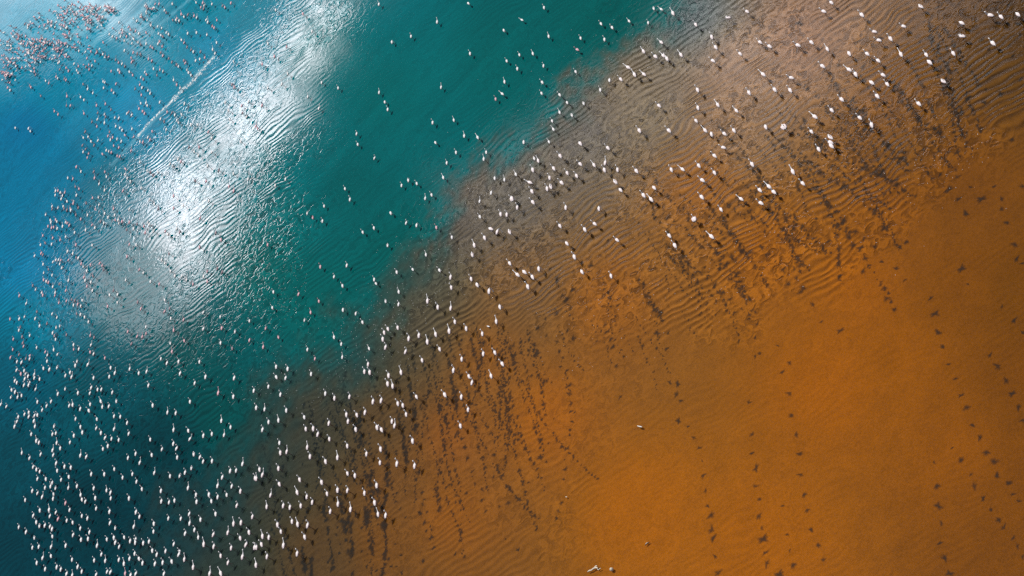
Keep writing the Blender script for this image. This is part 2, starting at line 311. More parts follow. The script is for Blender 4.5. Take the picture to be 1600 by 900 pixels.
# ------------------------------------------------------------------ surveyed positions, in quarter photo pixels within each tile
BIRDS = {
(1200,0):"395,15;348,72;588,95;954,40;845,162;663,197;692,252;767,243;1390,98;1456,104;1560,88;1210,143;1213,228;1407,272;272,265;188,285;370,305;10,290;508,335;619,335;832,340;988,340;1158,332;688,378;1012,392;342,415;508,437;550,466;718,468;145,487;1096,508;649,518;744,524;44,562;140,565;684,602;461,622;942,648;398,688;295,732;573,735;650,782;100,795;270,820;391,860;391,892",
(800,0):"196,42;56,118;225,222;424,232;552,143;622,167;726,125;575,242;404,306;882,47;928,52;1008,84;846,135;41,336;126,330;192,405;30,425;393,442;185,510;180,577;294,588;339,635;443,640;293,697;370,715;246,750;254,803;70,885;225,880;932,263;822,320;898,355;945,347;970,368;1057,343;728,423;768,468;825,464;606,497;680,495;549,558;1148,152;1250,232;1275,297;1467,70;1350,110;1549,262;1425,335;1256,380;1572,467;1162,563;1483,580;1287,655;919,660;1163,673;1402,690;1149,752;799,818;983,818;1208,815;1247,838;1327,835;1388,815;1586,793;428,898",
(1200,225):"317,32;398,14;158,175;217,245;8,268;37,300",
(800,225):"600,25;1320,22;1266,73;303,75;135,85;163,103;427,125;512,130;584,118;262,153;133,163;345,180;404,198;235,210;20,185;113,242;312,243;580,163;660,160;648,238;780,170;997,160;1065,157;1168,135;1265,178;1503,128;1191,228;245,268;222,280;127,297;133,365;678,287;888,273;825,322;872,348;1549,288;1188,333;1431,342;1556,370;1305,407;3,343;33,395;337,397;543,403;516,498;300,511;457,535;1137,467;655,598;983,572;1249,580;1020,635;342,620;393,707;168,780;437,798;618,822;36,818;80,802;130,832;102,893",
(400,0):"765,22;1129,133;1543,183;965,222;845,258;1335,331;1562,375;1550,507;1535,582;1493,613;1152,540;1231,745;1101,762;1298,845;1382,855;1115,885;624,831;631,897;765,573;799,632;820,680;509,545;405,510;318,599;390,673;120,58;290,82;345,190;70,268;187,285;112,348;35,397;193,455;157,520;70,545;35,655;5,797;1322,15",
(400,225):"735,82;1246,48;1435,47;1420,90;1188,113;1166,205;949,222;905,254;1000,242;1053,334;1093,313;1488,210;1548,218;1466,301;1393,352;1594,343;181,216;115,253;551,274;584,343;420,382;316,427;350,454;411,477;837,427;934,488;1000,504;1123,517;733,520;662,546;818,628;1396,450;1530,438;1567,440;1469,532;1510,550;1587,550;1220,578;1431,587;1366,633;1354,692;1057,687;973,778;876,797;1143,785;1218,832;1345,842;1383,880;1220,895;399,764;564,755;482,824;537,882;735,843;743,866;1586,745;68,625",
(400,450):"104,20;262,34;387,77;97,118;336,148;298,195;58,247;134,302;41,365;888,20;1460,22;1075,82;1138,120;1218,125;1524,118;806,78;888,98;540,134;618,155;662,210;824,254;801,277;885,246;795,320;811,370;958,317;1021,297;1075,338;1125,290;1211,271;1243,210;1315,253;1414,284;1502,208;484,304;529,346;317,380;362,436;534,427;700,373;935,397;1147,380;1038,450;1286,443;1421,410;1493,402;1541,474;700,475;679,522;714,528;832,548;909,528;1237,515;1330,550;1350,590;1469,548;125,490;199,505;126,555;183,560;343,535;75,613;152,664;827,600;856,613;433,658;492,688;584,678;735,711;786,704;1002,678;1183,668;1285,680;1325,758;888,722;918,732;52,755;190,764;3,748;140,826;78,836;300,805;42,885;567,791;630,792;684,778;577,833;457,845;312,880;362,880;626,884;938,788;850,832;868,860;760,872;787,886;1278,860",
(400,675):"145,66;155,130;193,122;389,15;458,42;321,95;341,154;571,86;512,160;438,185;691,136;783,108;775,190;885,200;983,57;994,212;143,228;24,234;43,268;2,290;147,325;274,297;414,315;571,257;620,272;758,335;91,393;260,378;444,384;514,364;572,364;679,381;317,403;352,438;67,466;172,460;214,470;281,460;465,495;515,450;594,484;746,443;763,513;812,521;226,558;138,580;264,578;326,584;155,620;43,652;82,658;307,656;36,702;3,720;176,710;70,778;260,760;3,832",
(0,675):"195,12;327,12;347,5;228,55;243,65;353,66;463,22;435,62;516,2;376,100;330,112;332,142;134,128;184,162;254,138;632,5;658,35;695,40;740,47;803,8;675,87;641,103;503,145;541,155;353,195;405,216;444,221;205,216;228,233;246,244;357,240;937,44;847,134;799,160;873,190;948,142;1010,105;1084,72;1104,102;1107,157;1187,42;1272,22;1323,10;1398,16;1212,137;1249,155;1268,182;1326,180;712,229;653,263;571,262;430,279;380,296;287,293;233,291;325,315;313,338;280,346;346,348;764,282;825,260;851,308;963,253;1062,274;1124,271;1157,252;1196,223;1440,243;1474,238;1517,198;1390,282;1594,286;425,346;481,337;586,350;663,362;692,378;690,412;885,354;1007,367;1175,348;1361,335;1447,337;1505,370;202,367;232,380;264,405;331,385;330,415;503,392;511,420;532,432;597,412;808,414;1224,390;1230,435;1307,390;1320,430;1360,405;1414,390;1009,432;1055,437;1090,426;1480,458;156,423;409,443;433,485;600,476;686,497;250,489;308,486;347,500;208,521;311,524;364,543;415,551;452,563;509,522;546,538;852,500;870,527;1050,537;1128,539;1182,510;1348,511;1577,528;1253,546;228,563;248,585;281,583;310,588;327,606;115,592;164,624;212,658;500,600;559,625;457,642;508,672;551,667;689,567;718,597;837,590;962,572;957,619;1186,569;1215,610;1158,633;1463,574;1510,567;1425,628;1335,640;1559,627;1236,656;1502,662;325,650;200,720;242,715;320,716;412,709;608,709;665,668;713,660;722,690;743,715;773,655;813,680;848,672;845,690;896,693;930,682;1084,698;1278,703;1338,715;1445,723;1541,705;1593,720;952,740;980,765;1033,742;1120,745;1118,765;1153,795;1379,772;1519,780;1425,815;268,786;317,773;230,817;282,855;448,795;587,800;632,762;657,803;743,797;776,823;810,790;841,758;868,790;892,818;970,823;1018,815;1074,808;1210,845;355,843;380,857;487,842;510,870;418,886;450,893;667,870;692,875;781,882;817,895;850,885;600,890;1025,885;1315,885;1384,885",
(0,450):"118,45;222,5;254,25;264,42;340,25;340,42;160,93;408,12;441,67;409,76;463,75;508,72;455,103;481,98;500,108;362,87;575,12;704,10;682,40;732,38;727,85;668,110;857,85;877,126;1023,70;1055,122;1024,142;1266,148;1062,185;1142,193;1370,175;1553,200;1082,260;1268,252;1383,247;1466,268;1553,322;1376,340;1447,374;1146,325;1060,340;1070,393;1001,438;1043,468;1115,458;1244,458;1127,533;1215,592;1286,555;1465,562;1365,655;1459,678;1586,640;1186,708;1045,775;1098,780;956,733;1383,828;1439,867;1085,885;1176,890;225,143;320,157;350,180;472,155;500,163;525,178;548,207;60,190;118,190;150,175;216,188;244,233;122,240;115,260;135,302;180,292;347,242;368,233;290,218;326,278;337,295;343,317;410,288;558,291;584,305;565,352;457,352;455,377;490,378;560,397;581,408;78,315;140,340;142,360;224,368;74,380;114,412;155,437;181,420;182,440;332,383;353,411;278,395;290,415;292,455;62,432;104,458;135,464;270,500;310,508;104,512;150,515;360,495;407,545;437,526;448,555;480,455;471,483;550,478;650,433;691,497;718,530;682,552;808,503;866,530;915,520;584,560;927,607;793,268;907,238;852,298;884,300;908,278;818,345;130,535;158,533;175,550;155,567;213,540;213,560;246,567;92,578;104,590;150,606;184,592;178,605;220,630;72,635;96,650;68,680;108,680;133,670;405,627;362,661;488,655;570,622;608,632;632,632;560,655;700,650;233,710;318,707;290,735;262,760;38,738;3,725;432,733;455,730;563,725;628,706;726,705;637,741;679,737;502,755;556,766;112,803;152,787;180,777;180,803;215,795;233,792;104,832;213,830;218,863;92,865;340,862;470,815;603,817;711,799;750,802;793,841;502,866;600,874;713,880",
(0,225):"512,5;515,45;540,80;530,28;550,55;585,5;660,35;675,40;692,48;635,58;705,5;738,18;745,75;730,70;815,38;474,140;502,168;583,170;588,210;650,168;660,200;615,245;420,208;450,212;465,262;488,275;345,290;358,287;372,300;400,298;340,315;385,318;380,340;475,317;415,355;455,355;455,368;535,365;573,332;610,328;613,375;650,285;590,403;320,385;322,402;360,395;390,385;395,400;415,410;435,400;440,412;486,395;470,440;543,440;283,437;312,472;345,470;350,480;315,487;405,485;415,490;430,505;295,510;318,520;330,515;355,525;388,512;500,465;570,500;590,520;532,535;463,550;262,567;325,583;405,575;372,595;247,625;278,615;318,622;472,627;573,628;255,680;265,690;212,695;420,668;450,680;470,705;487,710;345,720;360,718;375,722;368,745;385,770;325,732;422,720;265,747;297,778;268,800;320,815;505,745;515,760;560,750;540,790;620,742;633,755;640,780;575,820;522,830;530,850;565,860;540,885;425,850;267,845;285,855;300,862;365,870;325,888;200,880;780,152;778,185;792,210;810,230;870,108;765,290;877,270;915,160;935,172;950,190;983,172;1060,120;1075,132;1110,92;1125,105;1208,42;1240,15;1235,65;1318,45;1175,15;1295,132;1365,160;1455,180;1547,215;1425,260;1458,290;1285,228;1215,225;1300,350;1080,320;930,340;960,370;985,400;1080,395;1140,378;803,402;705,400;650,430;672,455;712,440;715,470;735,472;760,480;740,490;625,480;645,490;920,485;930,500;895,510;850,495;805,485;830,525;785,530;905,550;955,540;1030,540;1045,560;1100,525;1120,545;803,622;845,625;1245,460;1245,640;1345,550;1378,595;1050,680;1005,720;1025,740;790,700;865,780;890,800;780,845;935,855;990,870;1060,790;1090,820;1130,820;1160,845;1200,870;1268,825;1290,790;1290,855;1385,795;1355,775",
(0,0):"515,522;545,553;575,577;500,603;520,620;600,655;655,645;688,680;520,705;570,757;605,742;650,710;655,725;650,765;740,735;715,730;605,700;600,785;530,820;515,855;545,850;565,880;610,875;680,820;670,845;700,855;685,870;730,865;755,880;775,840;720,785;745,795;760,810;830,850;820,800;790,705;800,695;820,715;865,675;885,690;900,705;875,640;910,640;880,590;920,560;935,580;885,545;870,525;840,550;915,655;995,635;695,560;705,575;720,520;650,510;640,505;645,545;1080,495;1100,525;1120,545;345,475;355,485;400,490;410,497;280,500;300,515;180,530;190,542;45,545;60,560;250,595;415,598;410,655;435,655;335,690;360,712;90,795;175,800;185,815;220,465;370,430;410,420;425,440;460,395;475,435;485,450;360,390;550,400;535,415;570,405;590,378;555,430;540,360;640,335;655,345;565,318;605,320;490,315;775,312;720,370;735,385;760,395;775,410;690,440;735,435;745,450;805,445;825,465;875,478;890,490;900,445;910,460;955,425;975,465;995,430;1015,440;815,355;825,375;820,385;925,365;945,375;1000,325;1015,345;830,325;855,330;875,335;1050,360;1070,385;1100,400;1110,410;1145,375;1155,390;1165,430;1175,450;1190,465;1145,262;1165,290;1190,305;1205,320;1220,375;1250,320;1245,365;1275,355;1325,305;1340,330;1350,262;1290,212;1225,200;1170,205;1130,245;910,270;935,285;950,295;995,255;985,270;1010,285;775,250;820,265;860,260;875,275;830,240;865,205;910,200;810,180;845,190;740,200;760,200;680,210;700,225;725,235;750,225;540,230;640,260;740,135;940,155;935,150;980,160;985,205;1000,215;1015,225;1035,200;1050,210;1005,170;1075,120;1095,120;1115,125;1100,110;1130,85;1145,100;1170,88;1210,95;1225,105;1285,120;1295,135;1325,160;1335,170;1350,120;1250,40;1270,50;1220,10;1265,15;1275,30;1320,20;1385,30;1400,40;1440,15;1075,20;1035,75;1025,60;950,50;920,50;965,20;990,20;870,100;880,100;915,120;1230,775;1190,775;1100,745;1110,760;1040,695;1070,700;1090,715;1130,710;1150,645;1000,740;1020,755;945,815;1035,805;1300,820;1320,860;1405,635;1425,685;1505,655;1510,700;1540,725;1430,740;1445,525;1460,540;1550,630;1455,378;920,855;935,870;890,885;870,880;1500,880;1595,785",
}
# dense pink crowd in the far corner of the lake: centre x, centre y, spread x, spread y, count (photo pixels)
CROWD = [(9,95,6,8,12),(14,103,5,5,8),(44,36,4,5,6),(42,82,5,3,9),(20,72,12,7,14),(35,66,6,5,10),(56,60,7,5,14),(62,66,6,4,10),(78,70,9,4,16),(88,74,5,4,8),
 (96,66,6,5,9),(104,56,6,5,9),(103,36,5,6,10),(86,38,8,6,10),(74,38,6,5,8),(92,14,7,5,9),(99,22,5,5,7),(116,23,8,3,9),(133,27,5,6,12),(142,11,8,4,14),(153,27,4,6,9),
 (163,14,6,5,9),(175,13,5,4,7),(126,9,8,5,8),(60,24,10,8,6),(25,52,9,6,10),(12,62,8,8,9),(48,76,6,5,8),(62,84,10,7,12),(40,102,8,6,7),(22,88,8,6,6),(100,84,9,6,6),
 (86,92,9,6,6),(118,70,7,6,7),(140,40,9,7,8),(5,122,5,6,8),(12,112,6,6,7),(28,118,6,6,5),(48,108,6,6,6),(54,98,4,4,5),(108,8,6,5,6),(230,15,8,6,6),(190,50,10,5,6),
 (215,25,7,5,5),(160,85,8,6,5),(128,88,8,8,5)]
PRINTS = {
(1200,675):"175,15;195,138;205,265;225,390;245,487;270,610;312,705;345,800;90,462;135,740;155,830;120,640;70,890;1325,38;1367,125;1150,100;1205,180;1037,190;1268,265;1415,190;1430,272;1290,340;1502,323;1530,390;1567,432;1345,415;1395,488;1445,548;1475,598;1535,662;1560,715;1590,780;1055,335;1062,462;1085,572;1073,695;1107,790;1133,885",
(1200,450):"210,25;280,100;333,212;450,268;60,360;135,465;90,525;135,657;150,797;1015,65;1045,160;1062,278;1095,368;1130,478;1170,568;1205,672;1238,745;1278,857;1462,115;1538,200;1388,420;1438,487;1487,578;1525,660;1565,745;1592,825;1590,280",
(800,675):"20,20;60,25;150,5;172,50;80,105;175,100;178,158;110,170;158,230;360,20;345,103;330,235;322,298;290,495;280,540;1135,35;1170,100;1187,180;1197,270;1210,365;1225,463;1243,520;1250,612;1257,663;1270,778;1290,880;1503,15;1500,132;1525,228;1520,340;1550,420;1540,525;1560,600;1570,670;1583,755;1590,820;310,440",
(800,450):"375,15;615,65;660,110;850,50;885,105;928,150;940,205;975,280;910,285;965,380;905,378;985,590;1035,600;1030,665;1055,705;1040,830;1100,865;1320,25;1250,50;1360,70;1390,155;1435,130;1535,225;1520,310;1480,190;1520,150;1550,410;1520,430;1450,20;1480,717;280,165;160,250;215,300;345,268;380,315;280,335;295,400;10,360;105,325;140,355;155,410;105,390;10,430;20,470;160,545;195,595;185,655;200,730;170,780;145,870;342,515;347,565;357,610;357,660;372,720;367,772;375,835;35,805;5,740;50,865;580,232;597,270;617,318;630,368;650,485;675,680;270,130;210,195",
(1200,225):"205,120;300,140;400,140;460,275;375,370;430,420;475,475;440,515;545,545;600,590;670,645;625,350;665,430;735,525;865,610;855,290;900,320;870,165;800,225;820,95;1075,195;1130,140;1040,80;970,35;1125,50;1130,285;1185,205;1190,345;1265,270;1333,343;1412,268;1458,345;1458,410;1495,490;1235,435;1595,265;395,680;710,735;800,780;590,795;447,825;855,850;570,670;45,735;95,780;150,700;165,780;180,838;5,685;185,605;240,640;375,610;160,520;300,465;1540,625;1555,715;1210,780;1250,875;130,875;220,895;1590,745;540,35;630,30;730,40;590,150;650,190",
(800,225):"905,380;945,435;975,460;1010,485;1080,790;1130,820;1150,870;1220,840;1057,735;1300,750;1365,795;1405,862;1270,880;1430,625;1490,680;1560,645;1590,690;1420,380;1450,440;1500,470;1580,490;1380,560;490,760;600,600;855,550",
(1200,0):"190,140;210,155;1060,45;1010,190;1025,240;950,265;925,380;920,440;1375,460;1380,310;1340,250;1510,285;1565,150;1575,220;1500,30;1530,350;1580,500;1260,570;1130,590;1150,650;1160,710;1190,770;1240,830;650,620;820,640;370,490;440,410;240,560;580,690;590,420;530,620;1450,590;1350,640;1525,870",
(400,675):"1250,15;1285,45;1305,95;1320,165;1350,250;1370,325;1410,360;1410,425;1435,495;1150,180;1160,250;1210,330;1250,440;1280,490;1040,375;1040,450;1030,510;1070,500;1050,565;1090,590;1065,615;1095,660;1110,725;1275,680;1245,765;700,680;820,740;830,790;870,700;905,770;845,840;580,745;1490,140;1510,210;1540,270;1570,340;1575,440;1280,580;1045,810;910,880;720,885;600,885;800,650;660,600;670,560;500,640;560,680;450,810;520,760;350,860;720,265;810,290;880,380;900,480;740,700;660,745;620,520;780,370;820,400;690,840;750,870",
}
# ------------------------------------------------------------------ footprints and stirred mud on the lakebed
def mud_material():
    m = bpy.data.materials.new('stirred_mud'); m.use_nodes = True; t = m.node_tree; t.nodes.clear(); L = t.links.new
    d = N(t, 'ShaderNodeBsdfDiffuse'); hs = N(t, 'ShaderNodeHueSaturation'); hs.inputs['Color'].default_value = (.008, .016, .019, 1)
    co = N(t, 'ShaderNodeTexCoord').outputs['Object']
    L(math_node(t, 'MULTIPLY_ADD', noise(t, co, 5, 3), 1.0, .5), hs.inputs['Value']); L(hs.outputs[0], d.inputs[0])
    tr = N(t, 'ShaderNodeBsdfTransparent'); mx = N(t, 'ShaderNodeMixShader')
    a = math_node(t, 'MULTIPLY', attr(t, 'thick').outputs['Fac'], math_node(t, 'MULTIPLY_ADD', noise(t, co, 6, 3, .6), 2.4, -.2), clamp=True)
    L(a, mx.inputs[0]); L(tr.outputs[0], mx.inputs[1]); L(d.outputs[0], mx.inputs[2])
    o = N(t, 'ShaderNodeOutputMaterial'); L(mx.outputs[0], o.inputs[0]); return m
MUDM = mud_material()
def print_geo(seed, toes, spread, r0=.1):
    """a splayed print in a soft smear: spokes from a dark middle, thin at the rim"""
    r = random.Random(seed); V = [(0, 0, .012)]; T = [1.0]; n = 22
    lobes = [(r.uniform(0, 6.28), r.uniform(.35, 1.25)) for _ in range(toes)]
    prof = []
    for i in range(n):
        a = i / n * 2 * math.pi
        prof.append((r0 + spread * max([l * max(0, math.cos(a - q)) ** 10 for q, l in lobes])) * r.uniform(.8, 1.2))
    for k, tv in ((.45, .95), (.8, .55), (1.15, 0.0)):
        for i in range(n):
            a = i / n * 2 * math.pi
            rad = prof[i] + (.12 if k > 1 else 0)
            V.append((rad * k * math.cos(a), rad * k * math.sin(a), .012 * max(0, 1 - k))); T.append(tv)
    F = [(0, 1 + i, 1 + (i + 1) % n) for i in range(n)]
    for q in range(2):
        for i in range(n):
            a, b = 1 + q * n + i, 1 + q * n + (i + 1) % n
            F.append((a, a + n, b + n, b))
    return V, F, T
def set_thick(me, T):
    a = me.attributes.new('thick', 'FLOAT', 'POINT'); a.data.foreach_set('value', T)
PROTO = []
for s in range(14):
    V, F, T = print_geo(s, 3 + s % 4, .22 + .05 * (s % 4), .13 + .03 * (s % 3)); PROTO.append((V, F, T))
pmesh = []
for V, F, T in PROTO:
    me = bpy.data.meshes.new('footprint'); me.from_pydata(V, [], F); set_thick(me, [t_ * (.6 + .03 * len(pmesh)) for t_ in T]); me.materials.append(MUDM); pmesh.append(me)
P_ALL = []
for (ox, oy), s in PRINTS.items():
    for q in s.split(';'):
        a, b = map(float, q.split(',')); P_ALL.append((ox + a / 4, oy + b / 4))
P_ALL.sort(key=lambda p: -(p[0] * .743 + p[1] * .669))
mass = []
for i, (px, py) in enumerate(P_ALL):
    p = at(px, py, BED_Z + .006); s = random.uniform(.6, 1.1); rz = random.uniform(0, 6.28)
    if px < 1000 and py > 660: s *= .85
    if i < 290:
        o = bpy.data.objects.new('footprint', pmesh[i % 14]); C.objects.link(o)
        o.parent = lakebed; o.location = p; o.rotation_euler = (0, 0, rz); o.scale = (s, s * random.uniform(.6, 1), 1)
    else:
        mass.append((p, s, rz, 1.0))
# trampled lanes behind the wading birds, too many marks to count
def lane(px, py, dx, dy, n, wob, size):
    """one bird's walk: steps that wander, left and right foot in turn, smeared along the way it went"""
    bend = random.gauss(0, .007); sd = 1
    for k in range(int(n * 1.5)):
        c_, s_ = math.cos(bend), math.sin(bend); dx, dy = dx * c_ - dy * s_, dx * s_ + dy * c_
        f_ = random.uniform(.45, .9); px += dx * f_ + random.gauss(0, wob * .3); py += dy * f_ + random.gauss(0, wob * .25); sd = -sd
        if random.random() < .12: continue
        p = at(px + sd * wob * .35 + random.gauss(0, wob * .3), py + random.gauss(0, wob * .3), BED_Z + random.uniform(.004, .012)); q = at(px + dx * 3, py + dy * 3, BED_Z)
        rz = math.atan2(q.y - p.y, q.x - p.x) - math.pi / 2 + random.gauss(0, .5)
        mass.append((p, size * random.uniform(.3, .85), rz, random.uniform(.9, 1.9)))
lr = random.Random(3)
for k in range(54):                                # lanes running down the frame under the near flock
    x = lr.uniform(400, 840); y0 = 560 + (640 - x) * .38 + lr.uniform(-30, 90)
    lane(x, max(y0, 500), lr.uniform(-.3, 2.2), 6.0, int(lr.uniform(14, 42)), 2.2, .68)
for (x, y, n_) in [(525,760,14),(545,800,14),(575,740,12),(570,790,16),(590,760,14),(600,690,20),(600,800,20),(620,640,16),(640,600,14),(700,560,14),(560,640,10),(680,760,8),(735,520,12),(505,780,20),(470,850,8),(485,870,7)]:
    lane(x, y, .8, 5.0, n_, 2.2, 1.15)
for (x, y, n_, dx, dy) in [(1268,292,26,6.2,6.4),(1010,312,9,5,7),(1055,385,9,6,6),(1110,380,11,5,8),(1290,150,22,3.5,5.8),(1380,110,22,3.4,5.2),(1255,240,20,6,5.5),(1225,330,14,5,5),(1120,330,16,5.5,6.5),
                           (1440,30,26,3.2,5.4),(1470,130,18,3,6),(1330,170,20,4.6,4.6),(1000,430,9,4,7),(860,420,12,3,7),(1180,300,18,5,7),(1340,250,16,5,4),(1250,180,12,3,6),(1150,420,10,3,7)]:
    lane(x, y, dx, dy, n_, 4.5, 1.0)
for k in range(46):
    t_ = lr.random(); x = 1010 + 500 * t_ + lr.gauss(0, 25); y = 330 - 280 * t_ + lr.gauss(0, 45)
    sl_ = 1.0 - .45 * t_ + lr.gauss(0, .08)
    lane(x, y, 5.2 * sl_, 5.6, int(lr.uniform(9, 32)), 2.4, lr.uniform(.5, .9))
for k in range(22):
    x = lr.uniform(800, 1150); y = 600 - (x - 600) * .35 + lr.gauss(0, 30)
    lane(x, y, lr.uniform(1.5, 4), 7.0, int(lr.uniform(5, 15)), 3.0, lr.uniform(.4, .75))
for k in range(110):
    x = lr.uniform(440, 900); y = lr.uniform(520, 890)
    if y > 1250 - x * .75 + 220: continue
    mass.append((at(x, y, BED_Z + .007), lr.uniform(.25, .6), lr.uniform(0, 6.28), 1.2))
def random_fade(q): return .50 + .42 * abs(math.sin(q * 37))
def join_copies(items, protos, thick=None):
    VV, FF, TT = [], [], []; off = 0
    for (p, s, rz, asp) in items:
        V, F, T = random.choice(protos); c, sn = math.cos(rz), math.sin(rz)
        VV += [(p.x + s * (c * x - sn * asp * y), p.y + s * (sn * x + c * asp * y), p.z + z) for x, y, z in V]
        FF += [tuple(i + off for i in f) for f in F]; TT += [t_ * random_fade(rz) for t_ in T]; off += len(V)
    return VV, FF, TT
VV, FF, TT = join_copies(mass, PROTO)
o = mesh_obj('trampled_mud', VV, FF, [MUDM], parent=lakebed); set_thick(o.data, TT); o['kind'] = 'stuff'

# ------------------------------------------------------------------ flamingos
FEATHER = plain('white_feather', (.86, .83, .82), .75, .04, 9)
PINK = plain('pink_feather', (.74, .45, .49), .75, .08, 9)
SHADED = plain('shaded_feather', (.34, .25, .28), .75, .1, 9)  # dark feather copy, paints in the shade on backlit far birds
LEG = plain('leg_skin', (.16, .045, .045), .6, .2, 9)
BLACK = plain('black_feather', (.015, .013, .014), .5, .3, 20)
BLUSH = plain('blush_covert', (.84, .70, .69), .75, .06, 9)
CORAL = plain('coral_covert', (.62, .22, .22), .7, .15, 15)

def loft(path, seg=8):
    """rings along a path of (x, y, z, half width, half height); one closed surface"""
    V, F = [], []; P = [Vector(p[:3]) for p in path]
    for i, p in enumerate(path):
        tg = (P[min(i + 1, len(P) - 1)] - P[max(i - 1, 0)]).normalized()
        side = Vector((1, 0, 0)); up = side.cross(tg).normalized() * -1
        if up.length < .1: up = Vector((0, 0, 1))
        for k in range(seg):
            a = 2 * math.pi * k / seg
            V.append(tuple(P[i] + side * (math.cos(a) * p[3]) + up * (math.sin(a) * p[4])))
    for i in range(len(path) - 1):
        for k in range(seg):
            a, b = i * seg + k, i * seg + (k + 1) % seg
            F.append((a, b, b + seg, a + seg))
    F.append(tuple(range(seg - 1, -1, -1))); F.append(tuple((len(path) - 1) * seg + k for k in range(seg)))
    return V, F
TORSO = [(0, -.46, .70, .012, .012), (0, -.35, .73, .055, .03), (0, -.22, .78, .095, .08), (0, -.06, .83, .135, .125), (0, .10, .86, .135, .13), (0, .21, .87, .09, .10)]
NECKS = {
 'raised': [(0, .28, .90, .055, .055), (0, .34, .99, .040, .040), (0, .35, 1.10, .034, .034), (0, .31, 1.20, .033, .033), (0, .29, 1.30, .034, .034), (0, .31, 1.38, .042, .042), (0, .37, 1.40, .052, .050), (0, .43, 1.375, .038, .038)],
 'forward': [(0, .29, .91, .055, .055), (0, .38, .99, .040, .040), (0, .47, 1.06, .034, .034), (0, .54, 1.15, .033, .033), (0, .60, 1.22, .036, .036), (0, .66, 1.25, .050, .048), (0, .72, 1.22, .038, .038)],
 'feeding': [(0, .30, .86, .055, .055), (0, .40, .80, .040, .040), (0, .47, .66, .034, .034), (0, .48, .48, .033, .033), (0, .44, .30, .033, .033), (0, .41, .16, .042, .042), (0, .39, .10, .050, .050), (0, .36, .05, .036, .036)],
 'tucked': [(0, .27, .93, .055, .055), (.02, .26, 1.0, .042, .042), (.04, .18, 1.04, .04, .04), (.05, .08, 1.03, .05, .045), (.05, .02, 1.01, .04, .035)],
}
for k_ in ('raised', 'forward', 'tucked'):
    NECKS[k_] = [(x, y, .88 + (z - .88) * .74 if z > .88 else z, w * 1.1, h * 1.1) for x, y, z, w, h in NECKS[k_]]
def leg_path(s, stride):
    return [(s * .06, .02, .78, .032, .032), (s * .06, .00, .62, .022, .022), (s * .055, -.05 + stride * .4, .42, .026, .026), (s * .055, stride, .08, .016, .016), (s * .055, stride * 1.05, BED_Z + .02, .018, .018)]
def add(dst, V, F, mat):
    off = len(dst[0]); dst[0].extend(V); dst[1].extend(tuple(i + off for i in f) for f in F); dst[2].extend([mat] * len(F))
def body_geo(pose, stride, lite=False):
    g_ = ([], [], [])
    seg = 6 if lite else 8
    V, F = loft(TORSO + NECKS[pose], seg); add(g_, V, F, 0)
    for s, st in ((-1, stride), (1, -stride * .8)):
        V, F = loft(leg_path(s, st), 4); add(g_, V, F, 1)
    return g_
def bill_geo(pose):
    x, y, z = NECKS[pose][-1][:3]; y0, z0 = NECKS[pose][-2][1:3]
    d = Vector((0, y - y0, z - z0)).normalized(); a = Vector((x, y, z)); dn = Vector((0, -d.z, d.y)) * (-1 if pose != 'feeding' else 1)
    pts = [a - d * .005, a + d * .05 + dn * .003, a + d * .09 + dn * .03, a + d * .11 + dn * .075]
    rr = [.030, .024, .020, .006]
    V, F = loft([(p.x, p.y, p.z, r_, r_) for p, r_ in zip(pts, rr)], 6)
    return V, F
def wing_geo(s, spread=0.0):
    """folded wing along the flank: white coverts, coral edge and black primaries at the rear"""
    V, F, M = [], [], []
    rows = [(.17, .06, .14, .93, .80), (.08, .09, .162, .97, .74), (-.08, .09, .165, .965, .72), (-.22, .05, .13, .90, .72), (-.34, .03, .085, .82, .74), (-.44, .012, .03, .755, .735)]
    for (y, xi, xo, zt, zb) in rows:
        zm = (zt + zb) / 2
        V += [(s * xi, y, zt), (s * (xo + spread * .5), y, zm + .04 + spread * .3), (s * (xo + spread), y, zm - .05 + spread * .4), (s * xo * .8, y, zb)]
    for i in range(len(rows) - 1):
        for k in range(3):
            a = i * 4 + k; F.append((a, a + 4, a + 5, a + 1)); M.append(2 if (i == 4 or (i == 3 and k == 2)) else (1 if (k == 2 and i > 0) else 0))
        a = i * 4; F.append((a + 3, a + 7, a + 4, a)); M.append(0)
    F.append((0, 1, 2, 3)); M.append(0); e = (len(rows) - 1) * 4; F.append((e + 3, e + 2, e + 1, e)); M.append(2)
    return V, F, M
def as_mesh(name, V, F, M, mats):
    me = bpy.data.meshes.new(name); me.from_pydata(V, [], F); me.update()
    for m in mats: me.materials.append(m)
    me.polygons.foreach_set('material_index', M); me.polygons.foreach_set('use_smooth', [True] * len(F)); return me
bodies, bills = {}, {}
for pose in NECKS:
    bills[pose] = as_mesh('bill', *bill_geo(pose), [0] * len(bill_geo(pose)[1]), [BLACK])
    for st in (0.0, .16):
        bodies[pose, st] = as_mesh('flamingo', *body_geo(pose, st), [FEATHER, LEG])
wing_m = {(s, sp): as_mesh('wing', *wing_geo(s, sp), [BLUSH, CORAL, BLACK]) for s in (-1, 1) for sp in (0.0, .14)}

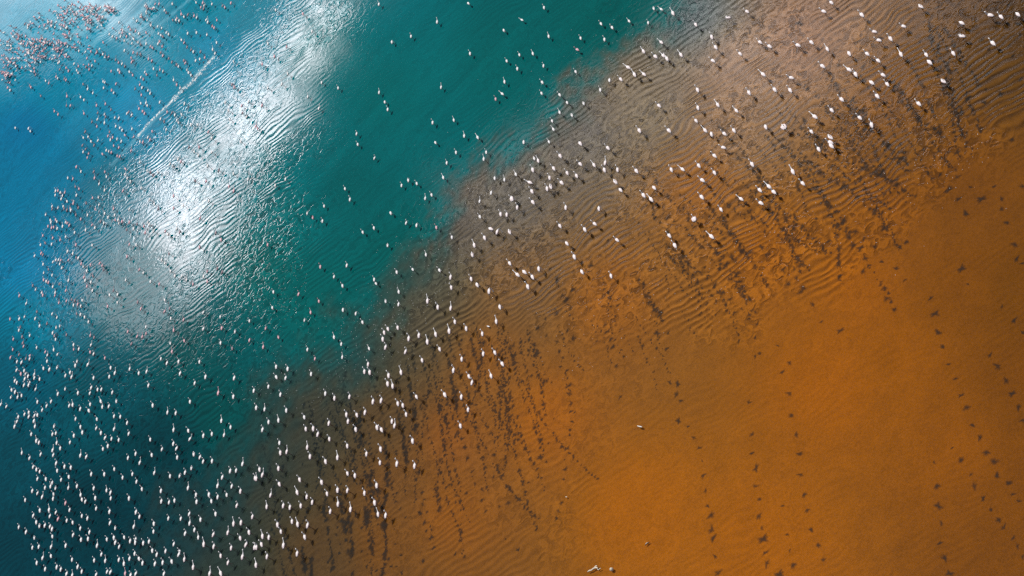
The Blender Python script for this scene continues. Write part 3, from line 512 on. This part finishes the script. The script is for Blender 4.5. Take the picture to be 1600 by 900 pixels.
B = []
for (ox, oy), s in BIRDS.items():
    for q in s.split(';'):
        a, b = map(float, q.split(',')); B.append((ox + a / 4, oy + b / 4))
cr_ = random.Random(5)
far_birds = []
for cx, cy, sx_, sy_, n_ in CROWD:
    for _ in range(n_): far_birds.append((cr_.gauss(cx, sx_), cr_.gauss(cy, sy_), True))
B.sort(key=lambda p: -(p[0] * .743 + p[1] * .669))
BODY_Z = .86
SPREAD = {(1225.0, 198.75), (1084.25, 341.75)}
def heading(px, py):                               # radians clockwise from +Y
    h = np.interp(px, [0, 350, 650, 1000, 1250, 1600], [52, 48, 36, 18, 6, 4])
    return R(float(h) + random.gauss(0, 13))
def zone(px, py):
    a = np.array
    x, y = at(px, py).x, at(px, py).y
    c_, _, _, _, wm, gl, rf = survey(a([x]), a([y]))
    if gl[0] > .5: return 'the bright glare'
    if wm[0] > .6: return 'teal water' if px > 250 or py > 600 else 'blue water'
    if px > 1330 or (py > 600 and px > 640): return 'orange brown shallows' if rf[0] < .4 else 'rippled brown shallows'
    if py > 520: return 'trampled dark mud'
    if rf[0] > .4 and py < 330: return 'grey brown ripples'
    return 'rippled brown shallows'
near_b, rest = B[:300], B[300:]
named = []
arr = np.array(B)
for i, (px, py) in enumerate(near_b):
    d = np.sort(np.hypot(arr[:, 0] - px, arr[:, 1] - py))
    rel = 'paired' if d[1] < 11 and d[2] > 16 else ('crowded' if d[2] < 16 else ('lone' if d[1] > 34 else 'flanked'))
    big = (px, py) in SPREAD
    pose = random.choices(['raised', 'forward', 'feeding', 'tucked'], [.62, .2, .12, .06])[0]
    if px < 900 and py > 480: pose = random.choices(['raised', 'forward'], [.8, .2])[0]
    st = random.choice((0.0, .16))
    p = at(px, py, BODY_Z)
    o = bpy.data.objects.new('flamingo', bodies[pose, st]); C.objects.link(o)
    sc = random.uniform(.98, 1.18)
    o.location = (p.x, p.y, 0); o.rotation_euler = (0, 0, -heading(px, py)); o.scale = (sc,) * 3
    for s in (-1, 1):
        w = bpy.data.objects.new('wing', wing_m[s, .14 if big else 0.0]); C.objects.link(w); w.parent = o
    bl = bpy.data.objects.new('bill', bills[pose]); C.objects.link(bl); bl.parent = o
    o['label'] = ''; named.append((o, px, py, big, rel, zone(px, py)))
ONES = 'nought one two three four five six seven eight nine ten eleven twelve thirteen fourteen fifteen sixteen seventeen eighteen nineteen'.split()
TENS = 'x x twenty thirty forty fifty sixty seventy eighty ninety'.split()
def spell(k):
    k = min(k, 99)
    return ONES[k] if k < 20 else TENS[k // 10] + ('-' + ONES[k % 10] if k % 10 else '')
spots = {}
for rec in named:
    o, px, py, big, rel, zn = rec
    spots.setdefault((zn, rel, big, round(px / 16), round(py / 9)), []).append(rec)
for (zn, rel, big, ax, dn), recs in spots.items():
    recs.sort(key=lambda r_: r_[2])
    for k, (o, px, py, *_) in enumerate(recs):
        first = rel if len(recs) == 1 else ('upper' if k == 0 else ('lower' if k == len(recs) - 1 else 'middle'))
        w = 'wings open' if big else ''
        lab = f"{first} white flamingo{' with open wings' if big else ''} over {zn}, {spell(ax)} percent across{'' if big else ' and'} {spell(dn)} percent down{'' if big else ' the photo'}"
        tag(o, lab, 'flamingo', 'flamingos wading in the shallow lake')

# the rest of the flock, past three hundred, as one body of real birds
lite = {p: body_geo(p, .1, True) for p in NECKS}
wl = [wing_geo(s) for s in (-1, 1)]
VV, FF, MM = [], [], []
allrest = [(a, b, False) for a, b in rest] + far_birds
for (px, py, pk) in allrest:
    p = at(px, py, BODY_Z); pose = random.choices(list(NECKS), [.5, .18, .2, .12] if py < 560 else [.8, .16, .0, .04])[0]
    pinkish = random.random() < (.55 if pk else (.34 if px < 520 and py < 560 else .03))
    tone = 4 if pinkish else (5 if (px < 420 and py < 560 and random.random() < .28) else 0)  # some far birds take the painted-shade feather
    hd = -heading(px, py) + (random.uniform(-2, 2) if pk else 0); c, sn = math.cos(hd), math.sin(hd); sc = random.uniform(.76, .90) * (1.18 if py > 560 else 1)
    parts = [(lite[pose][0], lite[pose][1], [tone if q == 0 else 1 for q in lite[pose][2]])]
    parts += [(V, F, [[tone, 2, 3][q] for q in M]) for V, F, M in wl]
    for V, F, M in parts:
        off = len(VV)
        VV += [(p.x + sc * (c * x - sn * y), p.y + sc * (sn * x + c * y), sc * z) for x, y, z in V]
        FF += [tuple(q + off for q in f) for f in F]; MM += M
o = mesh_obj('flamingo_flock', VV, FF, [FEATHER, LEG, CORAL, BLACK, PINK, SHADED], fmat=MM)
tag(o, 'distant mass of small white and pink flamingos on the blue and teal water', 'flamingo flock', 'flamingos wading in the shallow lake', 'stuff')

# ------------------------------------------------------------------ small things lying on the orange flats
BONE = plain('bleached_wood', (.62, .54, .42), .8, .15, 6)
DARKW = plain('wet_wood', (.09, .05, .03), .7, .3, 6)
def wpath(pts, rad, z):
    out = []
    for (x, y), r_ in zip(pts, rad):
        p = at(x, y, z); out.append((p, r_))
    return out
def tube(name, pr, mat, parent=None, seg=7, base=None):
    V, F = [], []; base = base or Vector((0, 0, 0))
    for i, (p, r_) in enumerate(pr):
        tg = (pr[min(i + 1, len(pr) - 1)][0] - pr[max(i - 1, 0)][0]).normalized(); sd = tg.cross(Vector((0, 0, 1))).normalized(); up = sd.cross(tg)
        for k in range(seg):
            a = 2 * math.pi * k / seg; V.append(tuple(p - base + sd * (math.cos(a) * r_ * random.uniform(.85, 1.15)) + up * (math.sin(a) * r_)))
    for i in range(len(pr) - 1):
        for k in range(seg):
            a, b = i * seg + k, i * seg + (k + 1) % seg; F.append((a, b, b + seg, a + seg))
    F.append(tuple(range(seg))); F.append(tuple((len(pr) - 1) * seg + k for k in reversed(range(seg))))
    return mesh_obj(name, V, F, [mat], parent)
e = bpy.data.objects.new('driftwood_branch', None); C.objects.link(e); b0 = at(928, 889, .1); e.location = b0
tag(e, 'bleached crooked branch lying on the orange flats at the bottom edge of the photo', 'driftwood')
tube('branch_stem', wpath([(918, 893.5), (921, 891.7), (924, 891), (927, 888.5), (930, 887), (934, 887)], [.05, .09, .08, .09, .10, .06], .1), BONE, e, base=b0)
tube('branch_fork', wpath([(929.5, 886.3), (930.5, 885), (933, 884)], [.07, .09, .04], .14), BONE, e, base=b0)
tube('branch_tip', wpath([(932.5, 887.6), (934.8, 890.5), (936.8, 889), (938.8, 887.6)], [.03, .045, .06, .03], .08), BONE, e, base=b0)
def stone(name, px, py, rx, ry, rz, mat, label, cat, rot=0):
    V, F = loft([(0, -1, 0, .08, .08), (0, -.8, 0, .6, .6), (0, -.35, .03, .95, .9), (0, .1, 0, 1, .95), (0, .6, -.02, .8, .75), (0, .92, 0, .38, .35), (0, 1, 0, .06, .06)], 10)
    r_ = random.Random(px); V = [(x * rx * r_.uniform(.9, 1.1), y * ry, z * rz * r_.uniform(.9, 1.1)) for x, y, z in V]
    o = mesh_obj(name, V, F, [mat]); p = at(px, py, rz * .45); o.location = p; o.rotation_euler = (0, 0, rot); tag(o, label, cat); return o
stone('bleached_stump', 955.6, 889.7, .20, .20, .26, BONE, 'small round bleached stump beside the crooked branch on the orange flats', 'stump')
# a resting gull-like bird and a floating feather
gl_ = bpy.data.objects.new('resting_gull', None); C.objects.link(gl_); p = at(1000.5, 667, .1); gl_.location = p; gl_.rotation_euler = (0, 0, R(-60 + 85))
tag(gl_, 'small white bird resting alone in the middle of the bare orange flats', 'bird')
V, F = loft([(0, -.30, .06, .01, .01), (0, -.2, .06, .05, .03), (0, -.05, .05, .095, .07), (0, .1, .06, .09, .07), (0, .2, .1, .05, .05), (0, .26, .15, .045, .045), (0, .31, .15, .03, .03), (0, .34, .145, .012, .012)], 8)
mesh_obj('body', V, F, [plain('gull_feather', (.85, .80, .72), .7, .05, 9)], gl_)
for s in (-1, 1):
    V = [(s * .05, .12, .13), (s * .11, .1, .08), (s * .12, -.1, .07), (s * .05, -.12, .13), (s * .05, -.36, .08), (s * .03, -.36, .07)]
    mesh_obj('wing', V, [(0, 1, 2, 3), (3, 2, 4), (2, 5, 4)], [plain('grey_wing', (.10, .08, .07), .7, .1, 9)], gl_, smooth=False)
def feather(px, py, L_, w, rot, label, mat):
    V = []; F = []
    for k in range(7):
        y = (k / 6 - .5) * L_; ww = w * math.sin(math.pi * (k + .4) / 6.9)
        V += [(-ww, y, .01 + .02 * math.sin(k)), (0, y, .035 + .02 * math.sin(k)), (ww, y, .01 + .02 * math.sin(k)), (0, y, .0 + .02 * math.sin(k))]
    for k in range(6):
        a = k * 4; F += [(a, a + 4, a + 5, a + 1), (a + 1, a + 5, a + 6, a + 2), (a + 2, a + 6, a + 7, a + 3), (a + 3, a + 7, a + 4, a)]
    o = mesh_obj('floating_feather', V, F, [mat]); o.location = at(px, py, .01); o.rotation_euler = (0, 0, rot); tag(o, label, 'feather', 'feathers afloat on the brown shallows'); return o
feather(1010.7, 849, .38, .10, R(-100), 'tiny pale feather by a dark twig low on the bare orange flats', BONE)
feather(885, 776.5, .26, .08, R(30), 'tiny pale feather on the paler orange mud under the footprint lanes', BONE)
feather(763, 510, .55, .10, R(15), 'slender pale feather afloat among the birds over rippled brown mud', FEATHER)
tube('sunken_twig', wpath([(1007.6, 852.5), (1009.3, 850.7), (1012.5, 848.3), (1015, 846.5)], [.03, .06, .07, .03], .03), DARKW)
tag(bpy.context.scene.objects['sunken_twig'], 'short dark twig beside a tiny pale feather on the orange flats', 'twig')

# ------------------------------------------------------------------ foam and painted glints
FOAM_GLINT = plain('foam', (.78, .80, .80), .6, .1, 9)  # white for foam and for painted glints
fr_ = random.Random(9); VV, FF = [], []
def fleck(px, py, s, ang, asp):
    p = at(px, py, .012); c, sn = math.cos(ang), math.sin(ang); n_ = 6; off = len(VV)
    for k in range(n_):
        a = 2 * math.pi * k / n_; r_ = s * fr_.uniform(.7, 1.2); x, y = r_ * math.cos(a), r_ * asp * math.sin(a)
        VV.append((p.x + c * x - sn * y, p.y + sn * x + c * y, p.z))
    VV.append((p.x, p.y, p.z + s * .25))
    for k in range(n_): FF.append((off + k, off + (k + 1) % n_, off + n_))
line = [(334, 88), (322, 102), (305, 122), (296, 132), (284, 142), (270, 156), (258, 168), (246, 178), (236, 188), (214, 214)]
for (x0, y0), (x1, y1) in zip(line[:-1], line[1:]):
    L_ = math.hypot(x1 - x0, y1 - y0)
    for _ in range(int(L_ * 3)):
        if fr_.random() < .25: continue
        t_ = fr_.random(); w = 1.5 if x0 > 270 else .8
        fleck(x0 + (x1 - x0) * t_ + fr_.gauss(0, w), y0 + (y1 - y0) * t_ + fr_.gauss(0, w), fr_.uniform(.05, .24), R(fr_.gauss(60, 30)), .35)
o = mesh_obj('wake_line', VV, FF, [FOAM_GLINT], smooth=False)  # flecks also stand in for cloud light on the wake ridge
tag(o, 'thin broken wake line, white flecks for foam and cloud reflection, between blue water and glare', 'foam', None, 'stuff')
VV, FF = [], []
for _ in range(2600):                               # bubbles, and white specks standing in for glints on the ruffled margins
    u = fr_.random()
    if u < .42:
        k = fr_.randrange(2, 16); x = SHORE[k][0] + fr_.gauss(20, 45); y = SHORE[k][1] + fr_.gauss(0, 40)
    elif u < .62:
        x = fr_.uniform(330, 480); y = fr_.uniform(360, 500) + (400 - x) * .2
    elif u < .8:
        t_ = fr_.random(); x = 1550 - t_ * 700 + fr_.gauss(0, 30); y = 210 + t_ * 320 + fr_.gauss(0, 45)
    else:
        x = fr_.uniform(100, 560); y = fr_.uniform(470, 640)
    fleck(x, y, fr_.uniform(.018, .05), R(fr_.gauss(50, 35)), .45)
o = mesh_obj('bubbles_and_glints', VV, FF, [FOAM_GLINT], smooth=False)
tag(o, 'scattered bubbles and painted glints, bright specks on the ruffled water', 'bubbles', None, 'stuff')
